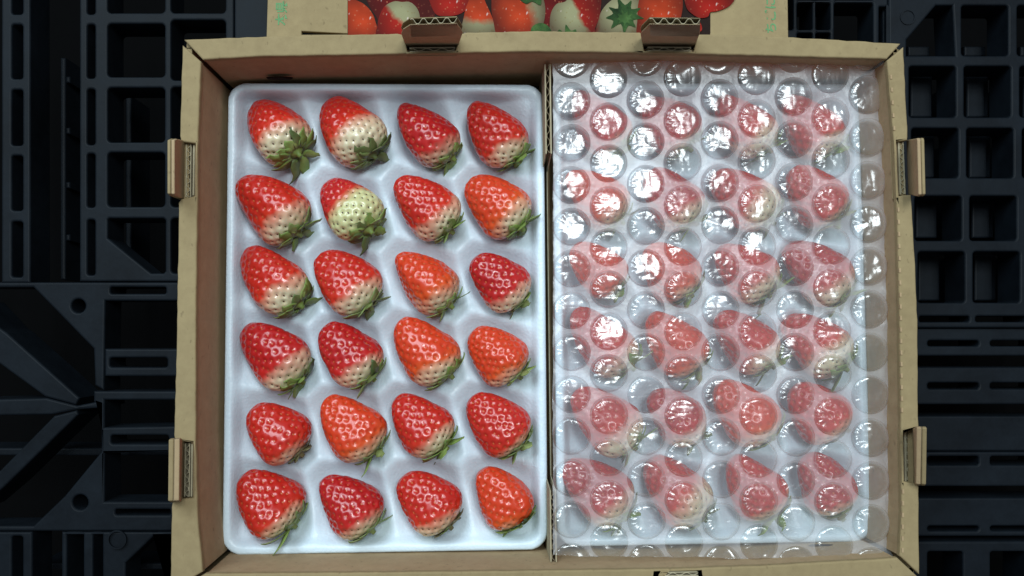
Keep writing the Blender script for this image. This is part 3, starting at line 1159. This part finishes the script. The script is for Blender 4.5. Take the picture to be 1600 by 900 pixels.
# moulded square with two short strokes, a low soft ridge that follows the foam
vs, fs = [], []
sq = [(-.0038, -.0032), (.0038, -.0032), (.0038, .0032), (-.0038, .0032), (-.0038, -.0032)]
for path in (sq, [(-.0018, .0012), (.0012, .0012), (.0006, -.0016)]):
    for (xa, ya), (xb, yb) in zip(path[:-1], path[1:]):
        ln_ = math.hypot(xb - xa, yb - ya)
        nx_, ny_ = -(yb - ya) / ln_, (xb - xa) / ln_
        b = len(vs)
        for q in range(9):
            x_, y_ = mk.x + xa + (xb - xa) * q / 8, mk.y + ya + (yb - ya) * q / 8
            for o_, u_ in ((-.0004, -.0001), (0, .00022), (.0004, -.0001)):
                vs.append(on_tray(x_ + nx_ * o_, y_ + ny_ * o_, u_))
        for q in range(8):
            for e_ in (0, 1):
                a = b + 3 * q + e_
                fs.append((a, a + 3, a + 4, a + 1))
mesh('embossed_mark', vs, fs, M_foam, t1, True)

rc4 = [P(*q, ZT) for q in ((867, 126), (1350, 128), (1357, 849), (868, 858))]
TC2 = Vector((sum(q.x for q in rc4) / 4, sum(q.y for q in rc4) / 4, TC.z))
t2 = bpy.data.objects.new('foam_tray', tm)
COL.objects.link(t2)
t2.location = TC2
tag(t2, 'white foam tray lying under the bubble wrap in the right half of box', 'tray', 'foam trays in the open box')

# berries of the covered tray: other fruit in the same hollows
order = {}
perm = [[(0, 2), (5, 1), (1, 2), (0, 3)], [(2, 2), (3, 1), (0, 1), (4, 3)], [(3, 3), (5, 3), (4, 2), (3, 0)], [(2, 0), (4, 1), (2, 1), (0, 0)], [(1, 0), (2, 3), (3, 2), (4, 0)], [(3, 0), (0, 1), (4, 2), (2, 3)]]
ref = (B[0][0], B[5][3])
for i in range(6):
    for j in range(4):
        si, sj = perm[i][j]
        src, tp0, bs0, sb = berries[si * 4 + sj]
        _, tp, bs, bb = berries[i * 4 + j]
        c = copy_tree(src)
        dlt = TC2 - TC
        mid = (tp + bs) / 2 + dlt + Vector((-0.0012, 0.0034, 0))
        half = (bs0 - tp0).length / 2
        d_ = (bs - tp).normalized()
        place(c, mid - d_ * half, mid + d_ * half, sb[9], random.uniform(-1.5, 1.5))
        tag(c, f'{LOOK[sb[6]].replace("glossy ", "").replace("strawberry with red tip", "strawberry")} under bubble wrap, {COLS[j]} in {ROWS[i]}', 'strawberry', 'strawberries in the covered tray')

# ------------------------------------------------------------------ bubble wrap
wrap = empty('bubble_wrap', P(1120, 490, 0.046))
tag(wrap, 'clear bubble wrap sheet with milky seams laid over the right strawberry tray', 'bubble wrap')
U0, U1, V0, V1 = 864, 1388, 99, 868


def warp(u, v):
    a = (u - 893) / 464
    t = (v - 158) / 654
    return u + 6 * t * a, v + a * (-10 + 16 * t)


def zsheet(u, v):
    z = 0.0472 + 0.0017 * noise.noise(Vector((u * .012, v * .010, 1.7))) + 0.0004 * noise.noise(Vector((u * .04, v * .04, 5)))
    e = min(u - U0, U1 - u, v - V0, V1 - v)
    if e < 25:
        z += 0.0008 * (1 - e / 25) * noise.noise(Vector((u * .05, v * .05, 9))) * 2
    return z


def S(u, v, h=0.0):
    wv = 3.6 * noise.noise(Vector((v * .017, 3.3, 0))) + 1.2 * noise.noise(Vector((v * .07, 8.3, 0)))
    wu = 3.2 * noise.noise(Vector((u * .017, 5.1, 4))) + 1.2 * noise.noise(Vector((u * .07, 1.1, 4)))
    u = min(max(u, U0 + wv * .5), U1 + wv)
    v = min(max(v, V0 + wu * .3), V1 + wu)
    x, y = warp(u, v)
    return P(x, y, zsheet(u, v) + h) - wrap.location


RB = 29.3
DX, DY = 57.8, 65.4
fv, ff = [], []
NB, NR = 66, 16
for ci in range(-1, 10):
    for ri in range(-1, 13):
        cu_ = 893 + DX * ci
        cv_ = 158 + DY * ri + (0 if ci % 2 == 0 else DY / 2)
        if cu_ + 38 < U0 or cu_ - 38 > U1 or cv_ + 33 < V0 or cv_ - 33 > V1:
            continue
        hexv = [(DX / 1.5 * math.cos(0), 0), (DX / 3, DY / 2), (-DX / 3, DY / 2), (-DX / 1.5, 0), (-DX / 3, -DY / 2), (DX / 3, -DY / 2)]
        b = len(fv)
        nseg = 36
        for lev in (0, .5, 1):
            for i in range(nseg):
                a = 2 * math.pi * i / nseg
                k6 = i // 6
                # same number of points on the hexagon edge
                t6 = (i % 6) / 6
                h0, h1 = hexv[k6], hexv[(k6 + 1) % 6]
                hx, hy = h0[0] + (h1[0] - h0[0]) * t6, h0[1] + (h1[1] - h0[1]) * t6
                cx, cy = (RB + .3) * math.cos(a), (RB + .3) * math.sin(a)
                fv.append(S(cu_ + cx + (hx - cx) * lev, cv_ + cy + (hy - cy) * lev))
        for lev in range(2):
            for i in range(nseg):
                p, q = b + lev * nseg + i, b + lev * nseg + (i + 1) % nseg
                ff.append((p, q, q + nseg, p + nseg))
        # the bubble itself, when enough of it lies on the sheet
        ov_u = min(cu_ + RB, U1) - max(cu_ - RB, U0)
        ov_v = min(cv_ + RB, V1) - max(cv_ - RB, V0)
        if ov_u < 6 or ov_v < 6:
            continue
        cut_ = ov_u < 2 * RB - 1 or ov_v < 2 * RB - 1
        sd_ = random.uniform(0, 100)
        Hb = random.choice((1, 1, 1, .75, .5)) * random.uniform(0.0036, 0.0052) * (0.45 if cut_ else 1)
        tilt = (random.gauss(0, .09), random.gauss(0, .09))
        vs_, fs_ = [], []
        for j in range(NR + 1):
            rho = (j / NR) ** .62
            for i in range(NB):
                a = 2 * math.pi * i / NB
                x_, y_ = rho * math.cos(a), rho * math.sin(a)
                prf = max(0.0, 1 - rho ** 9) ** .6
                cr = noise.noise(Vector((x_ * 1.7 + sd_, y_ * 1.7, sd_))) * .07
                rid = (1 - abs(noise.noise(Vector((x_ * 2.6 + sd_ * 2, y_ * 2.6, 7 + sd_)))) * 2) * .03
                left = math.exp(-((abs(abs(math.atan2(y_, -x_ - 1e-9))) / .95) ** 2))
                pleat = math.sin(a * 22 + 2 * math.sin(a * 5 + sd_)) * .11 * left * max(0, min(1, (rho - .45) / .3))
                h = Hb * prf * (1 + cr + rid + pleat + (tilt[0] * x_ + tilt[1] * y_)) - 0.00005
                vs_.append(S(cu_ + RB * x_, cv_ + RB * y_, max(h, 0)))
        for j in range(NR):
            for i in range(NB):
                p, q = j * NB + i, j * NB + (i + 1) % NB
                if j == 0:
                    fs_.append((0 * NB + i, q + NB, p + NB)) if False else fs_.append((p, q, q + NB, p + NB))
                else:
                    fs_.append((p, q, q + NB, p + NB))
        mesh('bubble', vs_, fs_, M_bubble, wrap, True)
mesh('film', fv, ff, M_film, wrap, True)

# ------------------------------------------------------------------ closed printed box behind
ZL = 0.030
pbox = empty('printed_box', P(820, 0, 0))
tag(pbox, 'closed kraft box behind with strawberry photo and green lettering printed on its lid', 'box')
PB = pbox.location


def pb_plate(name, pts, z, depth, mat, parent=pbox, holes=(), bevel=0.0):
    lp = [[(q - PB) for q in pxloop(pts, z)]] + [[(q - PB) for q in pxloop(h, z)] for h in holes]
    return plate(name, lp, z - PB.z, depth, mat, parent, bevel)


lid = pb_plate('lid', [(416, 66), (418, 0), (421, -120), (1224, -120), (1231, 0), (1232, 66)], ZL, 0.003, M_kraft, pbox,
               [[(471, 48.5), (471, 54), (545, 53.6), (545, 52.4)]], 0.0005)
for a, b in (((418, 64), (423, -119)), ((1230, 64), (1222, -119)), ((423, -119), (1222, -119)), ((418, 64), (1230, 64))):
    p, q = P(*a, ZL) - PB, P(*b, ZL) - PB
    p.z = q.z = 0.0005
    dirv = (q - p).normalized()
    nn = Vector((-dirv.y, dirv.x, 0)) * 0.003
    cen = P(820, -30, ZL) - PB
    if nn.dot(cen - p) < 0:
        nn = -nn
    sheet([p, q, q + nn, p + nn], Vector((0, 0, 1)), ZL - 0.0036, M_kraft, 'side_wall', pbox)
pic = pb_plate('printed_photo', [(543, 60), (543, -80), (1110, -80), (1110, 51.5), (1107, 60)], ZL + 0.0002, 0.0002, M_ink_slot_shade, lid)


def print_mat(name, red, pale, axis, lo, hi):
    """printed strawberry: pale to red along an axis, specked with seeds"""
    k = NT(name)
    v = k.coord()
    dp = k.n('ShaderNodeVectorMath', operation='DOT_PRODUCT')
    k.l(v, dp.inputs[0])
    dp.inputs[1].default_value = (axis[0], axis[1], 0)
    nz = k.noise(v, 90, 3)
    ad = k.n('ShaderNodeMath', operation='MULTIPLY_ADD')
    k.l(nz, ad.inputs[0])
    ad.inputs[1].default_value = 0.008
    k.l(dp.outputs['Value'], ad.inputs[2])
    mr = k.n('ShaderNodeMapRange')
    mr.inputs['From Min'].default_value = lo + .004
    mr.inputs['From Max'].default_value = hi + .004
    k.l(ad.outputs[0], mr.inputs['Value'])
    big = k.noise(v, 50, 2)
    redc = k.ramp(big, [(0.35, tuple(c * .62 for c in red)), (0.65, red)])
    mix = k.n('ShaderNodeMix', data_type='RGBA')
    mix.inputs[6].default_value = (*pale, 1)
    k.l(mr.outputs['Result'], mix.inputs[0])
    k.l(redc, mix.inputs[7])
    vo = k.n('ShaderNodeTexVoronoi')
    vo.inputs['Scale'].default_value = 430
    k.l(v, vo.inputs['Vector'])
    lt = k.n('ShaderNodeMath', operation='LESS_THAN')
    k.l(vo.outputs['Distance'], lt.inputs[0])
    lt.inputs[1].default_value = 0.20
    sc_ = k.n('ShaderNodeMix', data_type='RGBA')
    k.l(mr.outputs['Result'], sc_.inputs[0])
    sc_.inputs[6].default_value = (0.22, 0.17, 0.06, 1)
    sc_.inputs[7].default_value = (0.50, 0.16, 0.08, 1)
    fin = k.n('ShaderNodeMix', data_type='RGBA')
    ml = k.n('ShaderNodeMath', operation='MULTIPLY')
    k.l(lt.outputs[0], ml.inputs[0])
    ml.inputs[1].default_value = 0.45
    k.l(ml.outputs[0], fin.inputs[0])
    k.l(mix.outputs[2], fin.inputs[6])
    k.l(sc_.outputs[2], fin.inputs[7])
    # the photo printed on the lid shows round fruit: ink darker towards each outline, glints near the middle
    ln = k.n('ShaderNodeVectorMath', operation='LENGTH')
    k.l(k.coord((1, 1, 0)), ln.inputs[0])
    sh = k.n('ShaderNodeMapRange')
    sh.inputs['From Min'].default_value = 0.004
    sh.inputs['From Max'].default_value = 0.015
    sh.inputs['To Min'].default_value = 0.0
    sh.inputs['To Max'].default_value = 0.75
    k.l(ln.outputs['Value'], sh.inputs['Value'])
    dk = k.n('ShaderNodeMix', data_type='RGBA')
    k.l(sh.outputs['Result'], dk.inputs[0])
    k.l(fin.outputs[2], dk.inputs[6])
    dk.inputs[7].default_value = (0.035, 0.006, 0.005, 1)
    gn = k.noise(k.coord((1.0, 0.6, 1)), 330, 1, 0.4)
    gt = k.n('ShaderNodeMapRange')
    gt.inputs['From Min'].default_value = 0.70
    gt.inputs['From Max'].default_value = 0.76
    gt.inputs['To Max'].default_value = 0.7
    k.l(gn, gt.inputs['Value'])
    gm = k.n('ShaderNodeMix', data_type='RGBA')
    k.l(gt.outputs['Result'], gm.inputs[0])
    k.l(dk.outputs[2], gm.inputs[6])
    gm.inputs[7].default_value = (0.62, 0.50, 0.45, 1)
    k.l(gm.outputs[2], k.b.inputs['Base Color'])
    k.b.inputs['Specular IOR Level'].default_value = 0.08
    k.b.inputs['Roughness'].default_value = 0.65
    return k.m


RED, ORG, DRK = (0.34, 0.014, 0.008), (0.46, 0.045, 0.012), (0.13, 0.006, 0.006)
PPL = (0.27, 0.255, 0.14)
prints = [
    # outline, red, pale axis (towards red), low, high in metres from the centre of the outline
    ([(600, 60), (590, 30), (575, 5), (560, -40), (640, -60), (690, -30), (660, 60)], DRK, (0, 1), -1, -.9),
    ([(835, 60), (820, 10), (840, -40), (900, -50), (880, 60)], DRK, (0, 1), -1, -.9),
    ([(543, 60), (543, -6), (556, 0), (568, 6), (579, 17), (586, 32), (589, 60)], ORG, (0, 1), -1, -.9),
    ([(592, 60), (590, 38), (594, 22), (602, 9), (616, 2), (628, 3), (640, 3), (651, 12), (656, 26), (655, 40), (648, 60)], RED, (-.75, -.65), .001, .004),
    ([(668, -8), (664, -30), (720, -40), (736, -12), (732, 10), (718, 22), (698, 25), (680, 21)], RED, (0, 1), -1, -.9),
    ([(724, 60), (726, 20), (732, 2), (740, -20), (750, -22), (758, 2), (767, 22), (773, 40), (772, 60)], ORG, (0, 1), -.007, -.003),
    ([(782, 60), (771, 34), (768, 5), (775, -30), (830, -40), (848, -5), (852, 20), (846, 44), (830, 60)], ORG, (-1, -.2), -.010, -.004),
    ([(862, 60), (859, 40), (861, 20), (870, 6), (886, 0), (900, -30), (936, -20), (938, 20), (930, 44), (926, 60)], RED, (.85, .45), .001, .003),
    ([(936, 60), (936, 28), (945, 10), (960, -3), (985, -20), (1010, 0), (1008, 60)], RED, (-1, .1), .010, .013),
    ([(1000, 60), (996, 30), (1000, -5), (1020, -30), (1060, -25), (1067, 5), (1062, 36), (1056, 60)], ORG, (.2, -1), -.030, -.02),
    ([(1072, 10), (1070, -20), (1100, -45), (1140, -30), (1149, -6), (1140, 9), (1122, 17), (1110, 19), (1106, 26), (1094, 28), (1082, 22)], RED, (0, 1), -1, -.9),
    ([(1076, 40), (1084, 31), (1094, 35), (1096, 48), (1080, 52)], RED, (0, 1), -1, -.9),
]


def smooth_loop(pts, n=5):
    q = [np.array(p, float) for p in pts]
    m = len(q)
    out = []
    for i in range(m):
        p0, p1, p2, p3 = q[i - 1], q[i], q[(i + 1) % m], q[(i + 2) % m]
        for t in np.linspace(0, 1, n, endpoint=False):
            v_ = 0.5 * ((2 * p1) + (-p0 + p2) * t + (2 * p0 - 5 * p1 + 4 * p2 - p3) * t * t + (-p0 + 3 * p1 - 3 * p2 + p3) * t ** 3)
            out.append((float(v_[0]), float(v_[1])))
    return out


for i, (pts, redc, axis, lo, hi) in enumerate(prints):
    z = ZL + 0.00032 + 0.00006 * i
    sm = smooth_loop(pts)
    if i == 2:
        sm = [(max(x, 543.5), y) for x, y in sm]
    cx = sum(p[0] for p in pts) / len(pts)
    cy = sum(p[1] for p in pts) / len(pts)
    c0 = P(cx, cy, z)
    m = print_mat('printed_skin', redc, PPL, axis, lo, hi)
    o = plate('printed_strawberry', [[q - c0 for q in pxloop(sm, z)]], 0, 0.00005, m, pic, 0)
    o.location = c0 - PB
# printed green leaves, matt like the rest of the print
star = []
for i in range(18):
    a = 2 * math.pi * i / 18 + .2
    r_ = (31 if i % 2 == 0 else 17) * random.uniform(.85, 1.15)
    star.append((976 + r_ * 1.05 * math.cos(a), 24 + r_ * .9 * math.sin(a)))
M_pleaf = leaf_mat('leaf_ink', (0.008, 0.022, 0.006), (0.025, 0.065, 0.016), (0.07, 0.14, 0.035))
M_pleaf.node_tree.nodes['Principled BSDF'].inputs['Specular IOR Level'].default_value = 0.06
pb_plate('printed_leaf', smooth_loop(star, 3), ZL + 0.00110, 0.00004, M_pleaf, pic)
star2 = [(976 + (x - 976) * .45, 28 + (y - 24) * .45) for x, y in star]
M_pleaf2 = leaf_mat('leaf_ink_light', (0.018, 0.045, 0.010), (0.045, 0.10, 0.025), (0.10, 0.19, 0.055))
M_pleaf2.node_tree.nodes['Principled BSDF'].inputs['Specular IOR Level'].default_value = 0.06
pb_plate('printed_leaf', smooth_loop(star2, 3), ZL + 0.00116, 0.00004, M_pleaf2, pic)
for pts in ([(834, 58), (830, 44), (842, 36), (856, 40), (862, 56)], [(868, 58), (874, 46), (882, 52), (884, 38), (892, 48), (900, 46), (898, 60)], [(812, -4), (822, 6), (832, 2), (845, 8), (842, -10)]):
    pb_plate('printed_leaf', smooth_loop(pts, 3), ZL + 0.00110, 0.00004, M_pleaf, pic)


def lettering(txt, x, y0, size_px):
    """characters turned a quarter, read upwards"""
    cu = bpy.data.curves.new('lettering', 'FONT')
    cu.body = txt
    cu.size = size_px * (CAM.z - ZL) / F
    cu.align_x = 'LEFT'
    cu.extrude = 0.00003
    cu.offset = 0.00012
    t = bpy.data.objects.new('tmp', cu)
    COL.objects.link(t)
    dg = bpy.context.evaluated_depsgraph_get()
    me = bpy.data.meshes.new_from_object(t.evaluated_get(dg))
    bpy.data.objects.remove(t)
    bpy.data.curves.remove(cu)
    me.materials.clear()
    me.materials.append(M_ink_green)
    o = bpy.data.objects.new('lettering', me)
    COL.objects.link(o)
    o.parent = lid
    o.location = P(x, y0, ZL + 0.00012) - PB
    o.rotation_euler = (0, 0, math.radians(90))
    return o


lettering('本県産', 447, 40, 20)
lettering('ちごに', 1212, 53, 20)
